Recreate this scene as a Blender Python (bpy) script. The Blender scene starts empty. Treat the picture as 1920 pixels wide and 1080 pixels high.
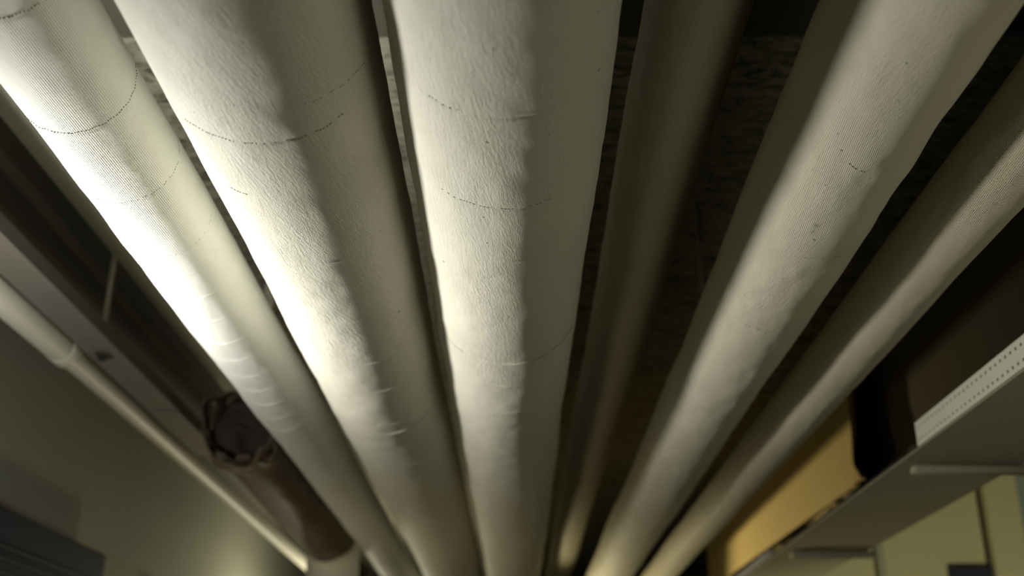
import bpy, bmesh, math, random
import numpy as np
from mathutils import Vector

S = bpy.context.scene
C = S.collection
EYE = 1.6                      # height of the camera above the floor
F_PX = 2100.0
PITCH = math.atan(863.0 / F_PX)

# ------------------------------------------------------------------ camera
cam_d = bpy.data.cameras.new('camera')
cam = bpy.data.objects.new('camera', cam_d)
C.objects.link(cam)
cam_d.sensor_width = 36.0
cam_d.lens = 36.0 * F_PX / 1920.0
cam.location = (0, 0, EYE)
cam.rotation_euler = (math.pi / 2 + PITCH, 0, math.atan(6 / F_PX / math.cos(PITCH)))
cam_d.clip_start = 0.02
cam_d.dof.use_dof = True
cam_d.dof.focus_distance = 1.15
cam_d.dof.aperture_fstop = 4.0
S.camera = cam

# ------------------------------------------------------------------ view, world
S.view_settings.view_transform = 'Standard'
S.view_settings.look = 'None'
S.view_settings.gamma = 1.0
S.view_settings.use_curve_mapping = False
S.view_settings.exposure = 0.0
w = bpy.data.worlds.new('world')
S.world = w
w.use_nodes = True
w.node_tree.nodes['Background'].inputs[0].default_value = (0.9, 0.95, 0.7, 1)
w.node_tree.nodes['Background'].inputs[1].default_value = 0.001

# ------------------------------------------------------------------ lights
def light(name, kind, loc, energy, color, size=0.05, aim=None, **kw):
    d = bpy.data.lights.new(name, kind)
    d.energy = energy
    d.color = color
    if kind == 'AREA':
        d.size = size
    else:
        d.shadow_soft_size = size
    for k, v in kw.items():
        setattr(d, k, v)
    o = bpy.data.objects.new(name, d)
    C.objects.link(o)
    o.location = (loc[0], loc[1], loc[2] + EYE)
    if aim is not None:
        v = Vector((aim[0], aim[1], aim[2] + EYE)) - o.location
        o.rotation_euler = v.to_track_quat('-Z', 'Y').to_euler()
    return o

# clamp lamp just left of the view: bare bulb glow plus the beam of its reflector
light('work_lamp', 'POINT', (-0.79, 1.26, 0.300), 11.0, (1.0, 0.98, 0.90), 0.035)
light('work_lamp_beam', 'SPOT', (-0.79, 1.26, 0.300), 26.0, (1.0, 0.98, 0.90), 0.035, aim=(0.4, 1.26, 0.68),
      spot_size=math.radians(140), spot_blend=1.0)
# lamps farther down the passage and under the pipes, plus two added fills
light('far_lamp', 'POINT', (-0.86, 5.15, 0.26), 16.0, (1.0, 0.92, 0.66), 0.06)
light('low_lamp', 'SPOT', (-0.40, 5.2, -0.14), 90.0, (1.0, 0.86, 0.50), 0.05, aim=(0.95, 3.5, 0.56),
      spot_size=math.radians(46), spot_blend=0.8)
light('wrapped_pipe_fill', 'POINT', (-0.62, 3.0, -0.35), 4.0, (1.0, 0.84, 0.52), 0.06)  # added fill for the wrapped pipe's underside and the left wall
light('under_lamp', 'POINT', (0.85, 0.70, -0.30), 4.8, (1.0, 0.95, 0.70), 0.16)
light('panel_fill', 'SPOT', (1.35, 2.2, -0.35), 35.0, (1.0, 0.94, 0.60), 0.08, aim=(1.5, 3.9, 0.25),
      spot_size=math.radians(80), spot_blend=0.7)  # added fill that brightens the cream panels

# ------------------------------------------------------------------ object helpers
def link(o, parent=None):
    C.objects.link(o)
    if parent is not None:
        o.parent = parent
    return o

def tag(o, label=None, cat=None, group=None, kind=None):
    if label: o['label'] = label
    if cat: o['category'] = cat
    if group: o['group'] = group
    if kind: o['kind'] = kind
    return o

def thing(name, label, cat, loc=(0, 0, 0), group=None):
    o = bpy.data.objects.new(name, None)
    o.empty_display_size = 0.05
    o.location = (loc[0], loc[1], loc[2] + EYE)
    link(o)
    return tag(o, label, cat, group)

def obj(name, bm, mat, parent=None, loc=(0, 0, 0), smooth=False):
    """links a bmesh whose coordinates are already local to `loc` / to the parent"""
    me = bpy.data.meshes.new(name)
    bmesh.ops.recalc_face_normals(bm, faces=bm.faces)
    bm.to_mesh(me)
    bm.free()
    me.materials.append(mat)
    if smooth:
        me.polygons.foreach_set('use_smooth', [True] * len(me.polygons))
    o = bpy.data.objects.new(name, me)
    if parent is None:
        o.location = (loc[0], loc[1], loc[2] + EYE)
    else:
        o.location = loc
    return link(o, parent)

def box(bm, lo, hi, bevel=0.0):
    ret = bmesh.ops.create_cube(bm, size=1.0)
    vs = ret['verts']
    for v in vs:
        v.co = Vector([lo[i] + (v.co[i] + 0.5) * (hi[i] - lo[i]) for i in range(3)])
    if bevel > 0:
        es = list({e for v in vs for e in v.link_edges})
        bmesh.ops.bevel(bm, geom=es, offset=bevel, segments=2, affect='EDGES', profile=0.5)

def tube(bm, pts, radii, n=20, caps=True):
    """round tube through the points, one radius each"""
    pts = [Vector(p) for p in pts]
    if not hasattr(radii, '__len__'):
        radii = [radii] * len(pts)
    rings = []
    ref = Vector((0, 0, 1))
    d0 = (pts[1] - pts[0]).normalized()
    if abs(d0.dot(ref)) > 0.9:
        ref = Vector((1, 0, 0))
    for i, p in enumerate(pts):
        a = pts[max(i - 1, 0)]
        b = pts[min(i + 1, len(pts) - 1)]
        d = (b - a).normalized()
        s = d.cross(ref).normalized()
        ref = s.cross(d).normalized()
        rings.append([bm.verts.new(p + (s * math.cos(t) + ref * math.sin(t)) * radii[i])
                      for t in [2 * math.pi * k / n for k in range(n)]])
    for a, b in zip(rings, rings[1:]):
        for k in range(n):
            bm.faces.new((a[k], a[(k + 1) % n], b[(k + 1) % n], b[k]))
    if caps:
        bm.faces.new(rings[0])
        bm.faces.new(rings[-1])

# ------------------------------------------------------------------ materials
def new_mat(name):
    m = bpy.data.materials.new(name)
    m.use_nodes = True
    nt = m.node_tree
    return m, nt, nt.nodes['Principled BSDF']

def plain(name, col, rough=0.6, metal=0.0, mottle=0.12, scale=30.0, bump=0.15, dist=0.002):
    m, nt, b = new_mat(name)
    N, L = nt.nodes, nt.links
    tc = N.new('ShaderNodeTexCoord')
    no = N.new('ShaderNodeTexNoise'); no.inputs['Scale'].default_value = scale
    no.inputs['Detail'].default_value = 5
    L.new(tc.outputs['Object'], no.inputs['Vector'])
    mx = N.new('ShaderNodeMix'); mx.data_type = 'RGBA'
    mx.inputs[6].default_value = (*[c * (1 - mottle) for c in col], 1)
    mx.inputs[7].default_value = (*[min(1, c * (1 + mottle)) for c in col], 1)
    L.new(no.outputs['Fac'], mx.inputs[0])
    L.new(mx.outputs[2], b.inputs['Base Color'])
    b.inputs['Roughness'].default_value = rough
    b.inputs['Metallic'].default_value = metal
    bp = N.new('ShaderNodeBump'); bp.inputs['Strength'].default_value = bump
    bp.inputs['Distance'].default_value = dist
    L.new(no.outputs['Fac'], bp.inputs['Height'])
    L.new(bp.outputs[0], b.inputs['Normal'])
    return m

def canvas(name, col, streak=1.0, weave=0.3, grime=0.25, specks=0.5, seed=0.0, tilt=0.25, weave_size=0.0018, rough=0.62, marks=()):
    """painted canvas lagging; UV is metres: u around the pipe, v along it"""
    m, nt, b = new_mat(name)
    N, L = nt.nodes, nt.links
    uv = N.new('ShaderNodeUVMap'); uv.uv_map = 'UVMap'
    def mapped(sx, sy, rot=0.0, off=0.0):
        mp = N.new('ShaderNodeMapping')
        mp.inputs['Rotation'].default_value = (0, 0, rot)
        mp.inputs['Scale'].default_value = (sx, sy, 1)
        mp.inputs['Location'].default_value = (off + seed, off * 1.7 + seed, 0)
        # rotate first, then scale
        r = N.new('ShaderNodeMapping'); r.inputs['Rotation'].default_value = (0, 0, rot)
        mp.inputs['Rotation'].default_value = (0, 0, 0)
        L.new(uv.outputs[0], r.inputs[0]); L.new(r.outputs[0], mp.inputs[0])
        return mp.outputs[0]
    def noise(vec, scale=1.0, detail=3.0, rough_=0.55, dist=0.0):
        n = N.new('ShaderNodeTexNoise'); n.inputs['Scale'].default_value = scale
        n.inputs['Detail'].default_value = detail; n.inputs['Roughness'].default_value = rough_
        n.inputs['Distortion'].default_value = dist
        L.new(vec, n.inputs['Vector']); return n.outputs['Fac']
    def mth(op, a, bb=None, clamp=False):
        n = N.new('ShaderNodeMath'); n.operation = op; n.use_clamp = clamp
        for i, x in enumerate((a, bb)):
            if x is None: continue
            if isinstance(x, (int, float)): n.inputs[i].default_value = x
            else: L.new(x, n.inputs[i])
        return n.outputs[0]
    # brush streaks and wrinkles
    s1 = noise(mapped(330, 62, tilt), 1.0, 5, 0.68, 0.5)
    s2 = noise(mapped(700, 330, -tilt * 0.5, 3.1), 1.0, 4, 0.65, 0.3)
    s3 = noise(mapped(28, 14, 0.1, 7.7), 1.0, 3, 0.5)
    # patches where the streaks are strong
    pm = noise(mapped(9, 7, 0, 11.0), 1.0, 2, 0.5)
    pm = mth('MULTIPLY_ADD', pm, 2.4, False)
    N[-1].inputs[2].default_value = -0.55
    N[-1].use_clamp = True
    pm = mth('ADD', mth('MULTIPLY', pm, 0.75), 0.25)
    st = mth('MULTIPLY', mth('ADD', mth('MULTIPLY', s1, 1.0), mth('MULTIPLY', s2, 0.45)), pm)
    h = mth('ADD', mth('MULTIPLY', st, 0.0015 * streak), mth('MULTIPLY', s3, 0.0011))
    # weave
    sep = N.new('ShaderNodeSeparateXYZ'); L.new(mapped(1, 1, 0.05), sep.inputs[0])
    k = 2 * math.pi / weave_size
    wa = mth('SINE', mth('MULTIPLY', sep.outputs[0], k))
    wb = mth('SINE', mth('MULTIPLY', sep.outputs[1], k))
    wv = mth('ADD', wa, mth('MULTIPLY', wb, 1.3))
    h = mth('ADD', h, mth('MULTIPLY', wv, 0.00016 * weave))
    # little pits
    vo = N.new('ShaderNodeTexVoronoi'); vo.inputs['Scale'].default_value = 1.0
    vo.inputs['Randomness'].default_value = 1.0
    L.new(mapped(34, 30, 0, 5.0), vo.inputs['Vector'])
    sc = N.new('ShaderNodeSeparateColor'); L.new(vo.outputs['Color'], sc.inputs[0])
    pick = mth('GREATER_THAN', sc.outputs[0], 1.0 - 0.22 * specks)
    size = mth('MULTIPLY', sc.outputs[1], 0.065)
    spot = mth('MULTIPLY', mth('LESS_THAN', vo.outputs['Distance'], size), pick)
    h = mth('SUBTRACT', h, mth('MULTIPLY', spot, 0.0006))
    bp = N.new('ShaderNodeBump'); bp.inputs['Strength'].default_value = 1.0
    bp.inputs['Distance'].default_value = 1.0
    L.new(h, bp.inputs['Height']); L.new(bp.outputs[0], b.inputs['Normal'])
    # colour: paint with grime clouds and dark specks
    g = noise(mapped(6, 3.2, 0.2, 2.0), 1.0, 5, 0.6)
    g = mth('MULTIPLY', mth('SUBTRACT', g, 0.45, True), 2.2 * grime, True)
    mx = N.new('ShaderNodeMix'); mx.data_type = 'RGBA'
    mx.inputs[6].default_value = (*col, 1)
    mx.inputs[7].default_value = (col[0] * 0.72, col[1] * 0.68, col[2] * 0.55, 1)
    L.new(g, mx.inputs[0])
    mx2 = N.new('ShaderNodeMix'); mx2.data_type = 'RGBA'
    L.new(mx.outputs[2], mx2.inputs[6])
    mx2.inputs[7].default_value = (0.10, 0.085, 0.04, 1)
    # flecks and chips of dirt at their own places on the canvas
    nz = N.new('ShaderNodeTexNoise'); nz.inputs['Scale'].default_value = 420; nz.inputs['Detail'].default_value = 2
    L.new(uv.outputs[0], nz.inputs['Vector'])
    wob_ = N.new('ShaderNodeVectorMath'); wob_.operation = 'MULTIPLY_ADD'
    L.new(nz.outputs['Color'], wob_.inputs[0]); wob_.inputs[1].default_value = (0.0022, 0.0022, 0); wob_.inputs[2].default_value = (-0.0011, -0.0011, 0)
    ad = N.new('ShaderNodeVectorMath'); ad.operation = 'ADD'
    L.new(uv.outputs[0], ad.inputs[0]); L.new(wob_.outputs[0], ad.inputs[1])
    tot = mth('MULTIPLY', spot, 0.75)
    for (mu, mv, mr) in marks:
        ds = N.new('ShaderNodeVectorMath'); ds.operation = 'DISTANCE'
        L.new(ad.outputs[0], ds.inputs[0]); ds.inputs[1].default_value = (mu, mv, 0)
        mr_ = N.new('ShaderNodeMapRange'); mr_.interpolation_type = 'SMOOTHSTEP'
        L.new(ds.outputs['Value'], mr_.inputs[0])
        mr_.inputs[1].default_value = mr * (0.2 if mr > 0.0025 else 0.6); mr_.inputs[2].default_value = mr * 1.3
        mr_.inputs[3].default_value = 0.45 if mr > 0.0025 else 0.85; mr_.inputs[4].default_value = 0.0
        tot = mth('MAXIMUM', tot, mr_.outputs[0])
    L.new(tot, mx2.inputs[0])
    L.new(mx2.outputs[2], b.inputs['Base Color'])
    b.inputs['Roughness'].default_value = rough
    return m

CREAM = (0.76, 0.74, 0.63)
M_A = canvas('canvas_fine_weave', (0.79, 0.80, 0.74), streak=0.3, weave=1.0, grime=0.12, specks=0.3, seed=1.3, marks=[(0.0132, 0.7843, 0.00066), (-0.0054, 0.9504, 0.00055)], weave_size=0.0022)
M_B = canvas('canvas_brushed_paint', CREAM, streak=1.0, weave=0.15, grime=0.22, specks=0.5, seed=4.1, marks=[(-0.0076, 0.7948, 0.00121), (-0.0529, 0.827, 0.00088), (-0.0324, 0.802, 0.00055), (-0.0202, 1.1468, 0.0011), (-0.0278, 1.0861, 0.00055), (0.0887, 1.074, 0.00072), (0.0867, 1.1064, 0.00099), (-0.0116, 0.8157, 0.00055), (-0.0536, 0.9584, 0.00072), (-0.0302, 1.0076, 0.00055), (0.0193, 0.7083, 0.00066)], tilt=0.22)
M_C = canvas('canvas_rough_paint', CREAM, streak=1.0, weave=0.15, grime=0.25, specks=0.6, seed=9.6, marks=[(-0.0133, 0.8449, 0.00154), (0.0947, 0.7967, 0.00165), (0.0908, 1.0165, 0.0011), (-0.0048, 0.7074, 0.0011), (-0.0205, 0.9902, 0.0011), (-0.0572, 1.0602, 0.00066), (-0.0783, 0.9482, 0.00055), (0.0235, 0.9085, 0.00066), (0.09, 1.1894, 0.00066), (0.0905, 0.8813, 0.00077), (-0.0495, 1.1131, 0.00055), (0.1303, 0.7641, 0.00099), (0.0832, 0.7066, 0.00099), (0.0574, 1.466, 0.00121)], tilt=0.18)
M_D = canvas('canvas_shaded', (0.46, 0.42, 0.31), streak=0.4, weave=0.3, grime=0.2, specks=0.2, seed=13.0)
M_E = canvas('canvas_pitted_paint', (0.66, 0.63, 0.50), streak=0.9, weave=0.8, grime=0.28, specks=0.7, seed=17.5, marks=[(-0.0203, 1.08, 0.0044), (-0.0203, 1.096, 0.00275), (-0.0147, 1.1138, 0.00165), (-0.0995, 1.1007, 0.00143), (-0.0318, 0.9947, 0.0011), (-0.0344, 0.9288, 0.00132), (-0.0446, 0.9069, 0.00099), (-0.0721, 0.9329, 0.00055), (-0.0708, 1.0029, 0.00066), (-0.0498, 0.9807, 0.00055), (-0.0974, 0.9433, 0.00077), (-0.1103, 0.9345, 0.00088), (0.005, 0.969, 0.00082), (-0.0245, 1.2278, 0.0011), (-0.0217, 0.7783, 0.0011), (-0.0112, 0.8319, 0.00088)], tilt=-0.2)
M_F = canvas('canvas_coarse_weave', (0.58, 0.54, 0.40), streak=0.7, weave=1.4, grime=0.2, specks=0.3, seed=21.0, marks=[(-0.036, 1.3852, 0.0011)], tilt=-0.12)
M_THREAD = plain('dark_thread', (0.12, 0.115, 0.05), 0.9, mottle=0.3, scale=200)
M_STEEL = plain('galvanised_steel', (0.42, 0.39, 0.33), 0.5, 0.3, mottle=0.15, scale=20)
M_STRUT = plain('painted_strut', (0.22, 0.20, 0.17), 0.6, mottle=0.12, scale=14)
M_BOLT = plain('dark_bolt', (0.05, 0.055, 0.04), 0.5, 0.5)
M_SLIM = plain('cream_pipe_paint', (0.84, 0.82, 0.70), 0.5, mottle=0.06, scale=12)
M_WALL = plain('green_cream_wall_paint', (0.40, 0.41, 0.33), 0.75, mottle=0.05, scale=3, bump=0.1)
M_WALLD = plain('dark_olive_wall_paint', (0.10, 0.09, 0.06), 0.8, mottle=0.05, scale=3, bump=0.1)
M_WALL2 = plain('cream_panel_paint', (0.62, 0.58, 0.36), 0.6, mottle=0.05, scale=3)
M_BLUEGREY = plain('blue_grey_paint', (0.30, 0.36, 0.34), 0.6, mottle=0.06, scale=4)
M_BEAM = plain('brown_beam_and_shade', (0.09, 0.08, 0.06), 0.8, mottle=0.08, scale=6)  # beam paint; on the left ceiling slab the brown stands for shade
M_FLOOR = plain('grey_floor', (0.05, 0.045, 0.035), 0.7, mottle=0.1, scale=5)
M_NAVY = plain('dark_navy_metal', (0.022, 0.025, 0.050), 0.6, mottle=0.15, scale=10)
M_TRAY = plain('grey_tray_sheet', (0.30, 0.275, 0.19), 0.65, mottle=0.18, scale=90)
M_DARK = plain('black_part_and_shade', (0.012, 0.010, 0.008), 0.95)  # near-black parts; on the tray side and batten it stands for shade
M_INFILL = plain('dark_brown_infill', (0.11, 0.085, 0.055), 0.9, mottle=0.1, scale=8)
M_RAIL = plain('pale_rail_steel', (0.62, 0.62, 0.50), 0.5, mottle=0.05, scale=20)

def tile_material():
    m, nt, b = new_mat('mottled_ceiling_tile')
    N, L = nt.nodes, nt.links
    tc = N.new('ShaderNodeTexCoord')
    mp = N.new('ShaderNodeMapping'); mp.inputs['Scale'].default_value = (14, 26, 14)
    L.new(tc.outputs['Object'], mp.inputs[0])
    n = N.new('ShaderNodeTexNoise'); n.inputs['Scale'].default_value = 1.6
    n.inputs['Detail'].default_value = 8; n.inputs['Roughness'].default_value = 0.65
    n.inputs['Distortion'].default_value = 1.2
    L.new(mp.outputs[0], n.inputs['Vector'])
    r = N.new('ShaderNodeValToRGB')
    r.color_ramp.elements[0].position = 0.34; r.color_ramp.elements[0].color = (0.06, 0.06, 0.035, 1)
    r.color_ramp.elements[1].position = 0.56; r.color_ramp.elements[1].color = (0.33, 0.32, 0.24, 1)
    L.new(n.outputs['Fac'], r.inputs[0])
    L.new(r.outputs[0], b.inputs['Base Color'])
    b.inputs['Roughness'].default_value = 0.9
    bp = N.new('ShaderNodeBump'); bp.inputs['Distance'].default_value = 0.003; bp.inputs['Strength'].default_value = 0.6
    L.new(n.outputs['Fac'], bp.inputs['Height']); L.new(bp.outputs[0], b.inputs['Normal'])
    return m
M_TILE = tile_material()

def wrap_material():
    m, nt, b = new_mat('dark_brown_wrap')
    N, L = nt.nodes, nt.links
    tc = N.new('ShaderNodeTexCoord')
    n = N.new('ShaderNodeTexNoise'); n.inputs['Scale'].default_value = 9
    n.inputs['Detail'].default_value = 6
    L.new(tc.outputs['Object'], n.inputs['Vector'])
    r = N.new('ShaderNodeValToRGB')
    r.color_ramp.elements[0].position = 0.3; r.color_ramp.elements[0].color = (0.08, 0.058, 0.036, 1)
    r.color_ramp.elements[1].position = 0.72; r.color_ramp.elements[1].color = (0.15, 0.11, 0.07, 1)
    L.new(n.outputs['Fac'], r.inputs[0]); L.new(r.outputs[0], b.inputs['Base Color'])
    b.inputs['Roughness'].default_value = 0.55
    bp = N.new('ShaderNodeBump'); bp.inputs['Distance'].default_value = 0.004; bp.inputs['Strength'].default_value = 0.4
    L.new(n.outputs['Fac'], bp.inputs['Height']); L.new(bp.outputs[0], b.inputs['Normal'])
    return m
M_WRAP = wrap_material()
M_PLUG = plain('dark_opening_shade', (0.045, 0.032, 0.022), 0.85, mottle=0.3, scale=30, bump=0.4)  # darkened so the disc looks like the shaded inside of the pipe
M_BOARD = plain('yellow_brown_fibreboard', (0.85, 0.64, 0.26), 0.8, mottle=0.12, scale=25, bump=0.3)

# ------------------------------------------------------------------ setting
Y0, Y1 = -1.5, 7.0
XL, XR = -1.23, 2.3
ZC = 1.0
def slab(name, lo, hi, mat, kind='structure'):
    cx = [(lo[i] + hi[i]) / 2 for i in range(3)]
    bm = bmesh.new()
    box(bm, [lo[i] - cx[i] for i in range(3)], [hi[i] - cx[i] for i in range(3)])
    o = obj(name, bm, mat, loc=cx)
    o['kind'] = kind
    return o
slab('wall_left', (XL - 0.1, Y0, -EYE), (XL, Y1, ZC), M_WALL)
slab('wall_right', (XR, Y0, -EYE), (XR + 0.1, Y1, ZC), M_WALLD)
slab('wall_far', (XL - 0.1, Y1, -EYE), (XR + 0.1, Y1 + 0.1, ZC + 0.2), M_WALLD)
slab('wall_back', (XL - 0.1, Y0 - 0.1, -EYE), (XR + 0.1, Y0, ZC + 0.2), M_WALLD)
slab('floor', (XL - 0.1, Y0 - 0.1, -EYE - 0.1), (XR + 0.1, Y1 + 0.1, -EYE), M_FLOOR)

# ceiling: mottled tiles with open joints in one mesh, over a slab
bm = bmesh.new()
box(bm, (XL - 0.1, Y0, ZC + 0.02), (XR + 0.1, Y1, ZC + 0.2))
ty = 1.424
ys = []
while ty < Y1:
    ys.append(ty); ty += 0.481
xs = [XL + 0.61 * i for i in range(6)] + [XR]
for y in ys:
    for a, b_ in zip(xs, xs[1:]):
        box(bm, (a + 0.003, y + 0.003, ZC), (b_ - 0.003, min(y + 0.478, Y1 - 0.001), ZC + 0.0199), 0.003)
o = obj('ceiling', bm, M_TILE); o['kind'] = 'structure'
slab('trim_1', (XL, Y0, ZC - 0.004), (XR, 1.424, ZC + 0.02), M_BEAM)
slab('trim_2', (0.86, 1.4241, ZC - 0.015), (XR, Y1, ZC - 0.0005), M_BEAM)
slab('trim_4', (0.9055, 0.3, 0.56), (0.93, 3.85, ZC - 0.0155), M_INFILL)  # added dark board, stands for the blackness behind the tray
slab('ceiling_shade_slab', (XL, 1.4241, ZC - 0.010), (-0.8615, Y1, ZC - 0.0005), M_BEAM)  # added slab, its dark brown stands for shade on the left ceiling

# ------------------------------------------------------------------ lagged pipes
def vnoise(rng, ny, nt):
    return rng.standard_normal((ny, nt))

def sample_noise(grid, fy, ft):
    """smooth 2-D value noise, periodic in t"""
    ny, nt = grid.shape
    iy = np.floor(fy).astype(int); it = np.floor(ft).astype(int)
    ty_ = fy - iy; tt = ft - it
    ty_ = ty_ * ty_ * (3 - 2 * ty_); tt = tt * tt * (3 - 2 * tt)
    g = lambda a, b: grid[a % ny, b % nt]
    return ((g(iy, it) * (1 - tt) + g(iy, it + 1) * tt) * (1 - ty_)
            + (g(iy + 1, it) * (1 - tt) + g(iy + 1, it + 1) * tt) * ty_)

def stations(y0, y1, fine, spans):
    out = [y0]
    while out[-1] < y1 - 1e-6:
        y = out[-1]
        step = 0.04
        for a, b, s in spans:
            if a <= y < b: step = s
        out.append(min(y1, y + step))
    return np.array(out)

def pipe_surface(seed, R, rings=(), creases=(), wob=0.0012, lump=0.0008):
    rng = np.random.default_rng(seed)
    g1 = vnoise(rng, 40, 5); g2 = vnoise(rng, 97, 14); g3 = vnoise(rng, 211, 36)
    def f(th, y):
        ft = th / (2 * np.pi)
        d = wob * sample_noise(g1, (y + 2) * 4.0, ft * 5)
        d = d + lump * 0.55 * sample_noise(g2, (y + 2) * 13, ft * 14)
        d = d + lump * 0.30 * sample_noise(g3, (y + 2) * 34, ft * 36)
        for ry in rings:                       # overlap of one canvas band on the next
            yy = y - ry - 0.0025 * np.sin(th * 2 + ry * 40)
            d = d - 0.0004 * np.exp(-(yy / 0.0018) ** 2) + 0.0003 / (1 + np.exp(-yy / 0.0015)) * np.exp(-np.maximum(yy, 0) / 0.03)
        for (cy, tc, tw, amp, bend) in creases:  # short raised wrinkles across the pipe
            m_ = np.exp(-(((th - tc + np.pi) % (2 * np.pi) - np.pi) / tw) ** 2 * 1.5)
            dt = ((th - tc + np.pi) % (2 * np.pi) - np.pi)
            yy = y - cy - bend * dt
            d = d + amp * m_ * np.exp(-(yy / 0.0021) ** 2)
        return d
    return f

def lagged_pipe(label, X, Z, R, mat, seed, rings=(), creases=(), n=160, spans=(), wob=0.0012, lump=0.0008,
                stitched=(), name='insulated_pipe'):
    root = thing(name, label, 'pipe', (X, Y0 + 0.0, Z))
    ys_ = stations(Y0, Y1, 0, spans)
    th = np.linspace(0, 2 * np.pi, n, endpoint=False)     # 0 = straight down, positive to the right
    f = pipe_surface(seed, R, rings, creases, wob, lump)
    TH, YY = np.meshgrid(th, ys_)
    r = R + f(TH, YY)
    rng = np.random.default_rng(seed + 100)
    ph = rng.uniform(0, 6.28, 4)
    ox = 0.0018 * np.sin(YY * 2.1 + ph[0]) + 0.0010 * np.sin(YY * 5.3 + ph[1])
    oz = 0.0018 * np.sin(YY * 1.7 + ph[2]) + 0.0010 * np.sin(YY * 4.7 + ph[3])
    Xs = np.sin(TH) * r + ox; Zs = -np.cos(TH) * r + oz
    V = np.stack([Xs, YY - Y0, Zs], -1).reshape(-1, 3)
    ny = len(ys_)
    I, J = np.meshgrid(np.arange(ny - 1), np.arange(n), indexing='ij')
    J2 = (J + 1) % n
    F = np.stack([I * n + J, I * n + J2, (I + 1) * n + J2, (I + 1) * n + J], -1).reshape(-1, 4)
    me = bpy.data.meshes.new('lagging')
    me.vertices.add(len(V)); me.vertices.foreach_set('co', V.ravel())
    me.loops.add(F.size); me.loops.foreach_set('vertex_index', F.ravel())
    me.polygons.add(len(F)); me.polygons.foreach_set('loop_start', np.arange(0, F.size, 4))
    me.update(calc_edges=True)
    me.polygons.foreach_set('use_smooth', np.ones(len(F), bool))
    uvl = me.uv_layers.new(name='UVMap')
    u0 = (J / n * 2 * np.pi * R); u1 = ((J + 1) / n * 2 * np.pi * R)
    v0 = ys_[I]; v1 = ys_[I + 1]
    UV = np.stack([np.stack([u0, v0], -1), np.stack([u1, v0], -1), np.stack([u1, v1], -1), np.stack([u0, v1], -1)], 2).reshape(-1, 2)
    # theta runs 0..2pi and starts underneath: shift so that the texture joint lies on top
    UV[:, 0] = np.where(UV[:, 0] > np.pi * R + 1e-6, UV[:, 0] - 2 * np.pi * R, UV[:, 0])
    uvl.data.foreach_set('uv', UV.ravel())
    me.materials.append(mat)
    me.validate()
    o = bpy.data.objects.new('lagging', me)
    link(o, root)
    # stitched seams: rows of short thread stitches lying on the canvas
    rr = random.Random(seed)
    for (sy, t0, t1, skew, dens, wid) in stitched:
        bm = bmesh.new()
        t = t0
        step = 0.0034 / R
        while t < t1:
            if rr.random() < dens:
                ln = step * rr.uniform(0.45, 0.8)
                pts = []
                for q in range(3):
                    tt = t + ln * q / 2
                    y = sy + skew * tt + 0.0008 * math.sin(tt * 23)
                    y += rr.uniform(-0.0003, 0.0003)
                    rad = R + float(f(np.array(tt % (2 * math.pi)), np.array(y))) + 0.0001
                    xx = 0.0018 * math.sin(y * 2.1 + ph[0]) + 0.0010 * math.sin(y * 5.3 + ph[1])
                    zz = 0.0018 * math.sin(y * 1.7 + ph[2]) + 0.0010 * math.sin(y * 4.7 + ph[3])
                    pts.append((math.sin(tt) * rad + xx, y - Y0, -math.cos(tt) * rad + zz))
                tube(bm, pts, [wid * 0.5, wid, wid * 0.5], 5)
            t += step
        if len(bm.verts):
            obj('stitched_seam', bm, M_THREAD, root)
        else:
            bm.free()
    return root

fineA = [(0.5, 1.25, 0.0025), (1.25, 2.1, 0.0012), (2.1, 7.0, 0.012)]
fineE = [(0.5, 2.2, 0.003), (2.2, 7.0, 0.012)]
fineB = [(0.5, 1.25, 0.0018), (1.25, 2.1, 0.0012), (2.1, 7.0, 0.012)]
ringA = [0.767, 0.945, 1.094, 1.238, 1.375, 1.55, 1.713, 1.866, 2.02, 2.18, 2.34, 2.5]
creA = []
for y in (1.30, 1.375, 1.46, 1.55, 1.63, 1.713, 1.79, 1.866, 1.95, 2.03):
    creA.append((y, 0.15, 0.55, 0.0016, 0.006))
lagged_pipe('slim white canvas-wrapped pipe with fine weave, leftmost of the big pipes', -0.433, 0.61, 0.060, M_A, 3,
            rings=ringA, creases=creA, n=180, spans=fineA, wob=0.0008, lump=0.0006,
            stitched=[(0.765, -1.4, 1.9, 0.0, 0.95, 0.0008), (0.945, -1.3, 1.9, 0.0, 0.95, 0.0006),
                      (1.094, -0.9, 1.9, 0.0, 0.75, 0.0004), (1.238, -0.2, 1.7, 0.0, 0.5, 0.0003)])
lagged_pipe('thick glaring-white painted pipe with ridged underside, just left of centre', -0.224, 0.588, 0.0995, M_B, 11,
            rings=[0.856, 1.834], creases=[(1.306, 0.42, 0.26, 0.0011, 0.010), (1.467, 0.42, 0.28, 0.0014, 0.012),
                     (1.597, 0.40, 0.28, 0.0013, 0.010), (1.777, 0.40, 0.28, 0.0011, 0.008), (1.834, 0.36, 0.34, 0.0020, 0.004),
                     (1.12, 0.3, 0.2, 0.0007, 0.01), (1.95, 0.35, 0.3, 0.0008, 0.006), (2.08, 0.35, 0.3, 0.0008, 0.006)],
            n=200, spans=fineB,
            stitched=[(0.856, -0.75, 0.8, 0.0, 0.8, 0.0005), (0.965, -0.65, -0.35, 0.0, 0.5, 0.0005),
                      (1.834, 0.45, 1.2, 0.0, 0.9, 0.0008), (0.80, 0.5, 1.2, 0.02, 0.8, 0.0004)])
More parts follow.
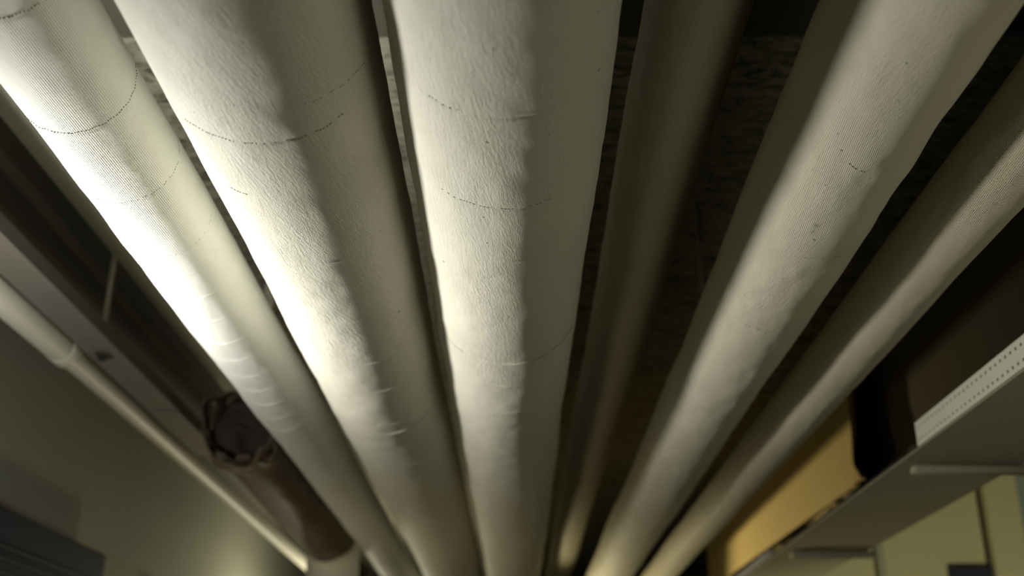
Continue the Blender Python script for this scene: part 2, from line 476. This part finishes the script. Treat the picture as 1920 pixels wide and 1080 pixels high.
lagged_pipe('thickest rough-painted cream pipe running through the centre', -0.0116, 0.583, 0.100, M_C, 27,
            rings=[0.804, 0.967, 1.449], creases=[(1.449, 0.15, 0.30, 0.0020, 0.002), (1.549, 0.0, 0.38, 0.0011, 0.002),
                     (1.674, 0.05, 0.30, 0.0010, 0.002), (1.80, 0.05, 0.3, 0.0008, 0.002), (1.94, 0.05, 0.3, 0.0008, 0.002),
                     (0.804, 0.45, 0.25, 0.0009, 0.0), (1.094, 0.1, 0.25, 0.0008, 0.0)],
            n=200, spans=fineB,
            stitched=[(0.967, -0.75, 0.45, 0.0, 0.55, 0.0005), (0.804, -0.8, -0.3, 0.0, 0.6, 0.0005), (1.449, -1.1, -0.6, 0.0, 0.9, 0.0005),
                      (1.449, 0.35, 1.15, 0.0, 0.9, 0.0009)])
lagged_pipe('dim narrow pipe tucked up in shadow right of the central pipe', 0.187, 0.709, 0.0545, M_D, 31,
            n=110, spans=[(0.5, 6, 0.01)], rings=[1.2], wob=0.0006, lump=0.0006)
lagged_pipe('thick pitted beige pipe with stains, right of the dim recessed pipe', 0.344, 0.590, 0.075, M_E, 43,
            rings=[1.15, 1.42], creases=[(1.42, 0.1, 0.3, 0.0008, 0.0), (1.16, 0.3, 0.2, 0.0009, 0.0)], n=200,
            spans=fineE, stitched=[(1.16, -0.2, 0.45, 0.0, 0.5, 0.0005), (0.96, -0.3, -0.05, 0.05, 0.8, 0.0006),
                                   (1.40, -0.5, 0.0, 0.0, 0.6, 0.0005)], wob=0.001, lump=0.0009)
lagged_pipe('slender coarse-woven beige pipe, rightmost of the lagged pipes', 0.517, 0.576, 0.0486, M_F, 57,
            rings=[1.7], n=140, spans=[(0.5, 2.2, 0.003), (2.2, 7, 0.012)], wob=0.0007, lump=0.0006)

# ------------------------------------------------------------------ left: slim pipe, strut, rails, rod
t = thing('slim_pipe', 'thin cream pipe running along the left strut above the wall', 'pipe', (-0.915, Y0, 0.745))
bm = bmesh.new(); tube(bm, [(0, 0, 0), (0, 3.66, 0), (0, 3.70, 0), (0, Y1 - Y0, 0)], [0.030, 0.030, 0.0235, 0.0235], 28); obj('tube', bm, M_SLIM, t, smooth=True)
bm = bmesh.new(); tube(bm, [(0, 3.62, 0), (0, 3.624, 0), (0, 3.664, 0), (0, 3.672, 0)], [0.0301, 0.0312, 0.0312, 0.0260], 28)
obj('coupling', bm, M_SLIM, t, smooth=True)

t = thing('strut_channel', 'long flat grey-brown channel hanging beside the thin cream pipe', 'rail', (-0.845, Y0, 0.75))
bm = bmesh.new()
w_, h_ = 0.036, 0.03
L_ = 3.05 - Y0
box(bm, (-w_, 0, 0), (w_, L_, 0.003), 0.001)
box(bm, (-w_, 0, 0.0031), (-w_ + 0.003, L_, h_))
box(bm, (w_ - 0.003, 0, 0.0031), (w_, L_, h_))
obj('channel', bm, M_STRUT, t)
bm = bmesh.new()
box(bm, (-w_ * 1.02, L_ - 0.45, -0.003), (w_ * 1.02, L_ - 0.02, -0.0002), 0.001)
obj('splice_plate', bm, M_STRUT, t)
bm = bmesh.new()
box(bm, (-0.02, L_ - 0.01, 0.004), (0.022, Y1 - Y0, 0.012), 0.001)
obj('narrow_end', bm, M_STRUT, t)
bm = bmesh.new()
box(bm, (-0.016, 3.665, -0.005), (0.012, 3.70, -0.0002), 0.002)
tube(bm, [(-0.005, 3.68, -0.004), (-0.005, 3.68, -0.014)], 0.008, 6)
obj('nut', bm, M_BOLT, t)

bm = bmesh.new(); tube(bm, [(0, 0, 0), (0, 0, 0.245)], 0.0055, 12)
o = obj('threaded_rod', bm, M_RAIL, loc=(-0.85, 2.17, 0.754), smooth=True)
tag(o, 'thin upright metal rod holding the flat channel at the left', 'rod')

bm = bmesh.new()
box(bm, (-0.06, 0, 0), (0.06, Y1 - Y0, 0.02), 0.002)
o = obj('ceiling_rail', bm, M_RAIL, loc=(-0.80, Y0, 0.976))
tag(o, 'grey-brown ceiling rail showing beside the slim white wrapped pipe', 'rail')

bm = bmesh.new()
box(bm, (-0.014, -0.02, 0), (0.014, 0.02, 0.03), 0.003)
tube(bm, [(0, 0, 0.002), (0, 0, -0.02)], 0.006, 10)
o = obj('ceiling_clip', bm, M_RAIL, loc=(-0.567, 2.42, 0.97))
tag(o, 'small pale clip on the ceiling seen between the two leftmost big pipes', 'clip')

bm = bmesh.new(); tube(bm, [(0, 0, 0), (0, 0, 0.335)], 0.004, 10)
o = obj('hanger_rod', bm, M_STEEL, loc=(0.362, 2.0, 0.664), smooth=True)
tag(o, 'thin dark rod dropping onto the pitted beige pipe', 'rod')

# brown wrapped pipe with a ragged near end, turning down at its far end
def brown_pipe():
    root = thing('wrapped_pipe', 'dark brown wrapped pipe with torn near end, under the slim white pipe', 'pipe', (-0.605, 2.42, 0.66))
    path = []
    for i in range(37):
        y = 0.0 + i * 0.0305
        k = y / 1.1
        path.append(Vector((0.02 * k, y, -0.04 * k)))
    rnd = random.Random(5)
    n = 64
    ph = [rnd.uniform(0, 6.28) for _ in range(12)]
    bm = bmesh.new()
    def ring(p, d, R, i, inner=False):
        ref = Vector((1, 0, 0)); up = ref.cross(d).normalized() * -1
        out = []
        for k in range(n):
            t = 2 * math.pi * k / n
            y = p.y
            r = R + 0.007 * min(1, y) + 0.002 * math.sin(3 * t + y * 3 + ph[0]) + 0.0012 * math.sin(5 * t - y * 5 + ph[1]) + 0.0004 * math.sin(9 * t + y * 31 + ph[2])
            end = max(0.0, 1 - y / 0.35)
            r += end ** 2 * (0.005 * math.sin(3 * t + ph[3] + y * 9) + 0.003 * math.sin(5 * t + ph[4] + 12 * y) - 0.002)
            q = p.copy()
            if i == 0:
                q = q + d * (0.03 * math.sin(3 * t + ph[5]) + 0.025 * math.sin(8 * t + ph[6]) + 0.012 * math.sin(17 * t + ph[7]))
            elif i == 1:
                q = q + d * (0.012 * math.sin(3 * t + ph[5]) + 0.010 * math.sin(8 * t + ph[6]))
            if inner: r -= 0.006
            out.append(bm.verts.new(q + ref * math.cos(t) * r + up * math.sin(t) * r))
        return out
    outer = []
    for i, p in enumerate(path):
        a = path[max(0, i - 1)]; b_ = path[min(len(path) - 1, i + 1)]
        outer.append(ring(p, (b_ - a).normalized(), 0.082, i))
    inn = [ring(path[i], Vector((0, 1, 0)), 0.082, i, True) for i in range(0, 12)]
    for a, b_ in zip(outer, outer[1:]):
        for k in range(n): bm.faces.new((a[k], a[(k + 1) % n], b_[(k + 1) % n], b_[k]))
    for a, b_ in zip(inn, inn[1:]):
        for k in range(n): bm.faces.new((b_[k], b_[(k + 1) % n], a[(k + 1) % n], a[k]))
    for k in range(n): bm.faces.new((inn[0][k], inn[0][(k + 1) % n], outer[0][(k + 1) % n], outer[0][k]))
    bm.faces.new(outer[-1]); bm.faces.new(inn[-1])
    obj('wrapping', bm, M_WRAP, root, smooth=True)
    e = path[-1]
    el = [e + Vector((0, -0.02, 0)), e + Vector((0, 0.03, 0))]
    for i in range(1, 11):
        a = math.pi / 2 * i / 10
        el.append(Vector((e.x, e.y + 0.03 + 0.11 * math.sin(a), e.z - 0.11 * (1 - math.cos(a)))))
    b0 = el[-1]
    el += [Vector((b0.x, b0.y, b0.z - 0.3)), Vector((b0.x, b0.y, -EYE - 0.66))]
    bm = bmesh.new(); tube(bm, el, 0.084, 40)
    obj('elbow', bm, M_SLIM, root, smooth=True)['label'] = 'bare cream elbow turning down'
    # crumpled disc in the torn end, coloured dark to read as a shaded opening
    bm = bmesh.new()
    rings = []
    for j in range(7):
        rad = 0.071 * (1 - j / 6.5)
        rings.append([bm.verts.new((math.cos(t) * rad, 0.035 + 0.004 * math.sin(5 * t + j) + 0.008 * math.sin(2 * t + 1.2 * j) + 0.004 * j, math.sin(t) * rad))
                      for t in [2 * math.pi * k / n for k in range(n)]])
    for a, b_ in zip(rings, rings[1:]):
        for k in range(n): bm.faces.new((a[k], a[(k + 1) % n], b_[(k + 1) % n], b_[k]))
    bm.faces.new(rings[-1])
    obj('opening_shade_disc', bm, M_PLUG, root, smooth=True)
    # crumpled collar at the torn end
    bm = bmesh.new()
    rings = []
    for j in range(7):
        y = 0.0 + j * 0.02
        rr = []
        for k in range(n):
            t = 2 * math.pi * k / n
            r = 0.086 + 0.005 * math.sin(3 * t + j * 0.5) + 0.002 * math.sin(8 * t - j) + 0.004 * math.sin(j * 1.6)
            yy = y + 0.018 * math.sin(4 * t + 1) + 0.008 * math.sin(9 * t)
            rr.append(bm.verts.new((math.cos(t) * r - 0.005, yy - 0.02, math.sin(t) * r)))
        rings.append(rr)
    for a, b_ in zip(rings, rings[1:]):
        for k in range(n): bm.faces.new((a[k], a[(k + 1) % n], b_[(k + 1) % n], b_[k]))
    c = obj('torn_collar', bm, M_WRAP, root, smooth=True)
    sm = c.modifiers.new('thick', 'SOLIDIFY'); sm.thickness = 0.004
    return root
brown_pipe()

# ------------------------------------------------------------------ dark ribbed housing on the left wall
t = thing('wall_housing', 'dark navy ribbed housing fixed low on the left wall', 'housing', (XL, -0.6, 0.0))
bm = bmesh.new(); box(bm, (0, 0, 0.26), (0.10, 3.74, 0.4945), 0.006); obj('housing_body', bm, M_NAVY, t)
bm = bmesh.new(); box(bm, (0, 0, -0.25), (0.085, 3.74, 0.2599), 0.004); obj('lower_panel', bm, M_DARK, t)
for z in (0.405, 0.38, 0.35, 0.31):
    bm = bmesh.new(); box(bm, (0.1001, 0, z), (0.112, 3.70, z + 0.010), 0.003); obj('rib', bm, M_NAVY, t)
bm = bmesh.new()
box(bm, (0, -0.05, 0), (0.07, 0.05, 0.07), 0.01)
tube(bm, [(0.035, 0, 0.02), (0.035, 0, -0.06)], 0.012, 12)
o = obj('wall_bracket', bm, M_NAVY, loc=(XL, 4.05, 0.42))
tag(o, 'small dark fitting on the left wall beyond the ribbed housing', 'bracket')

# ------------------------------------------------------------------ right: board, tray, panels
def board():
    root = thing('fibreboard_sheet', 'yellow-brown board with torn lower edge, upright between pipe and tray', 'board', (0.82, 2.53, 0.585))
    rnd = random.Random(8)
    bm = bmesh.new()
    # outline in (y, z), ragged along the bottom and down the near edge
    pts = []
    zb = 0.0
    N_ = 60
    for i in range(N_ + 1):
        y = 0.10 + 2.22 * i / N_
        z = 0.012 * math.sin(i * 0.45) * (0.4 + i / N_) + rnd.uniform(-0.004, 0.004) + 0.018 * (i / N_) - 0.004
        if i < 3: z += 0.012 * (3 - i) / 3
        pts.append((y, z))
    pts.append((2.33, 0.03)); pts.append((2.34, 0.38)); pts.append((0.10, 0.38))
    for q in range(1, 11):
        z = 0.38 - 0.36 * q / 11
        pts.append((0.10 + 0.008 * q * 0.6 + rnd.uniform(-0.004, 0.004), z))
    for d in (0.0, 0.012):
        pass
    fr = [bm.verts.new((0, y, z)) for y, z in pts]
    bk = [bm.verts.new((0.012, y, z)) for y, z in pts]
    bm.faces.new(fr); bm.faces.new(list(reversed(bk)))
    for k in range(len(pts)):
        k2 = (k + 1) % len(pts)
        bm.faces.new((fr[k], bk[k], bk[k2], fr[k2]))
    bmesh.ops.triangulate(bm, faces=[f for f in bm.faces if len(f.verts) > 4])
    obj('sheet', bm, M_BOARD, root)
    bm = bmesh.new()
    box(bm, (0.0121, 0.22, -0.1123), (0.034, 2.33, 0.385)); obj('gap_shade_batten', bm, M_DARK, root)  # added support, its black stands for the shaded gap below the board
    return root
board()

ZT = 0.47
X1, X2 = 0.684, 0.905
t = thing('cable_tray', 'long grey sheet-metal tray with perforated side rail at the right', 'tray', (X1, Y0, ZT))
bm = bmesh.new()
LT = Y1 - Y0
box(bm, (0.0, 0, 0), (X2 - X1, LT, 0.0025))
box(bm, (X2 - X1 - 0.003, 0, 0.0026), (X2 - X1, LT, 0.095))
obj('tray_floor', bm, M_TRAY, t)
# perforated side rail: two rows of slots cut right through
def perforated(y0, y1, z0, z1, rows, pitch, sw, sh, mat, parent, name):
    bm = bmesh.new()
    zs = [z0]
    for r_ in rows: zs += [r_ - sh / 2, r_ + sh / 2]
    zs.append(z1)
    k = int((y1 - y0) / pitch)
    yl = [y0]
    for i in range(k):
        c = y0 + (i + 0.5) * pitch
        yl += [c - sw / 2, c + sw / 2]
    yl.append(y1)
    gv = {}
    def v(i, j):
        if (i, j) not in gv: gv[(i, j)] = bm.verts.new((0, yl[i], zs[j]))
        return gv[(i, j)]
    for i in range(len(yl) - 1):
        for j in range(len(zs) - 1):
            if i % 2 == 1 and j % 2 == 1: continue
            bm.faces.new((v(i, j), v(i + 1, j), v(i + 1, j + 1), v(i, j + 1)))
    o = obj(name, bm, mat, parent)
    s = o.modifiers.new('thick', 'SOLIDIFY'); s.thickness = 0.002
    return o
perforated(0.4, 1.86 - Y0, 0.003, 0.044, [0.0125, 0.034], 0.0175, 0.0055, 0.0045, M_RAIL, t, 'perforated_rail')
bm = bmesh.new(); box(bm, (0.006, 0.4, 0.0026), (0.010, 1.86 - Y0, 0.040)); obj('rail_backing', bm, M_DARK, t)
bm = bmesh.new(); box(bm, (0.0, 1.87 - Y0, 0.0026), (0.003, LT, 0.008)); obj('side_wall', bm, M_DARK, t)  # black colour stands for shade on the recessed tray side

def bracket(y, label, grp=None):
    bm = bmesh.new(); box(bm, (0.024, -0.013, -0.018), (0.235, 0.013, -0.0005), 0.007); tag(obj('tray_bracket', bm, M_TRAY, loc=(X1, y, ZT), smooth=True), label, 'bracket')
bracket(1.98, 'grey cross bar under the tray, nearer of the two')
bracket(2.93, 'grey cross bar under the tray, farther of the two, by the board end')

bm = bmesh.new(); tube(bm, [(0, 0, 0), (0, Y1 - 3.17, 0)], 0.020, 20)
o = obj('conduit', bm, M_SLIM, loc=(0.713, 3.17, 0.493), smooth=True)
tag(o, 'pale conduit lying in the tray below the torn edge of the board', 'conduit')

# tall cream panels standing across the room at the far right
YP = 3.9
t = thing('panel_partition', 'cream upright panels behind the tray at the lower right', 'partition', (1.0, YP, -EYE))
def panel(x0, x1, y, mat, name='panel', z1=2.58):
    bm = bmesh.new(); box(bm, (x0 - 1.0, y, 0.0), (x1 - 1.0, y + 0.04, z1), 0.004); return obj(name, bm, mat, t)
panel(0.98, 1.226, 0.0, M_WALL2)
panel(1.23, 1.255, -0.03, M_WALL, 'post')
panel(1.26, 1.61, 0.0, M_WALL2)
panel(1.613, 1.73, -0.06, M_WALL2)
panel(1.735, 2.295, -0.02, M_BLUEGREY, 'blue_grey_panel')
bm = bmesh.new()
box(bm, (-0.09, -0.03, -0.12), (0.05, 0, 0.0), 0.004)
o = obj('notice_box', bm, M_NAVY, loc=(1.56, YP - 0.0005, 0.57))
tag(o, 'dark blue box on the cream panel at the bottom right', 'box')
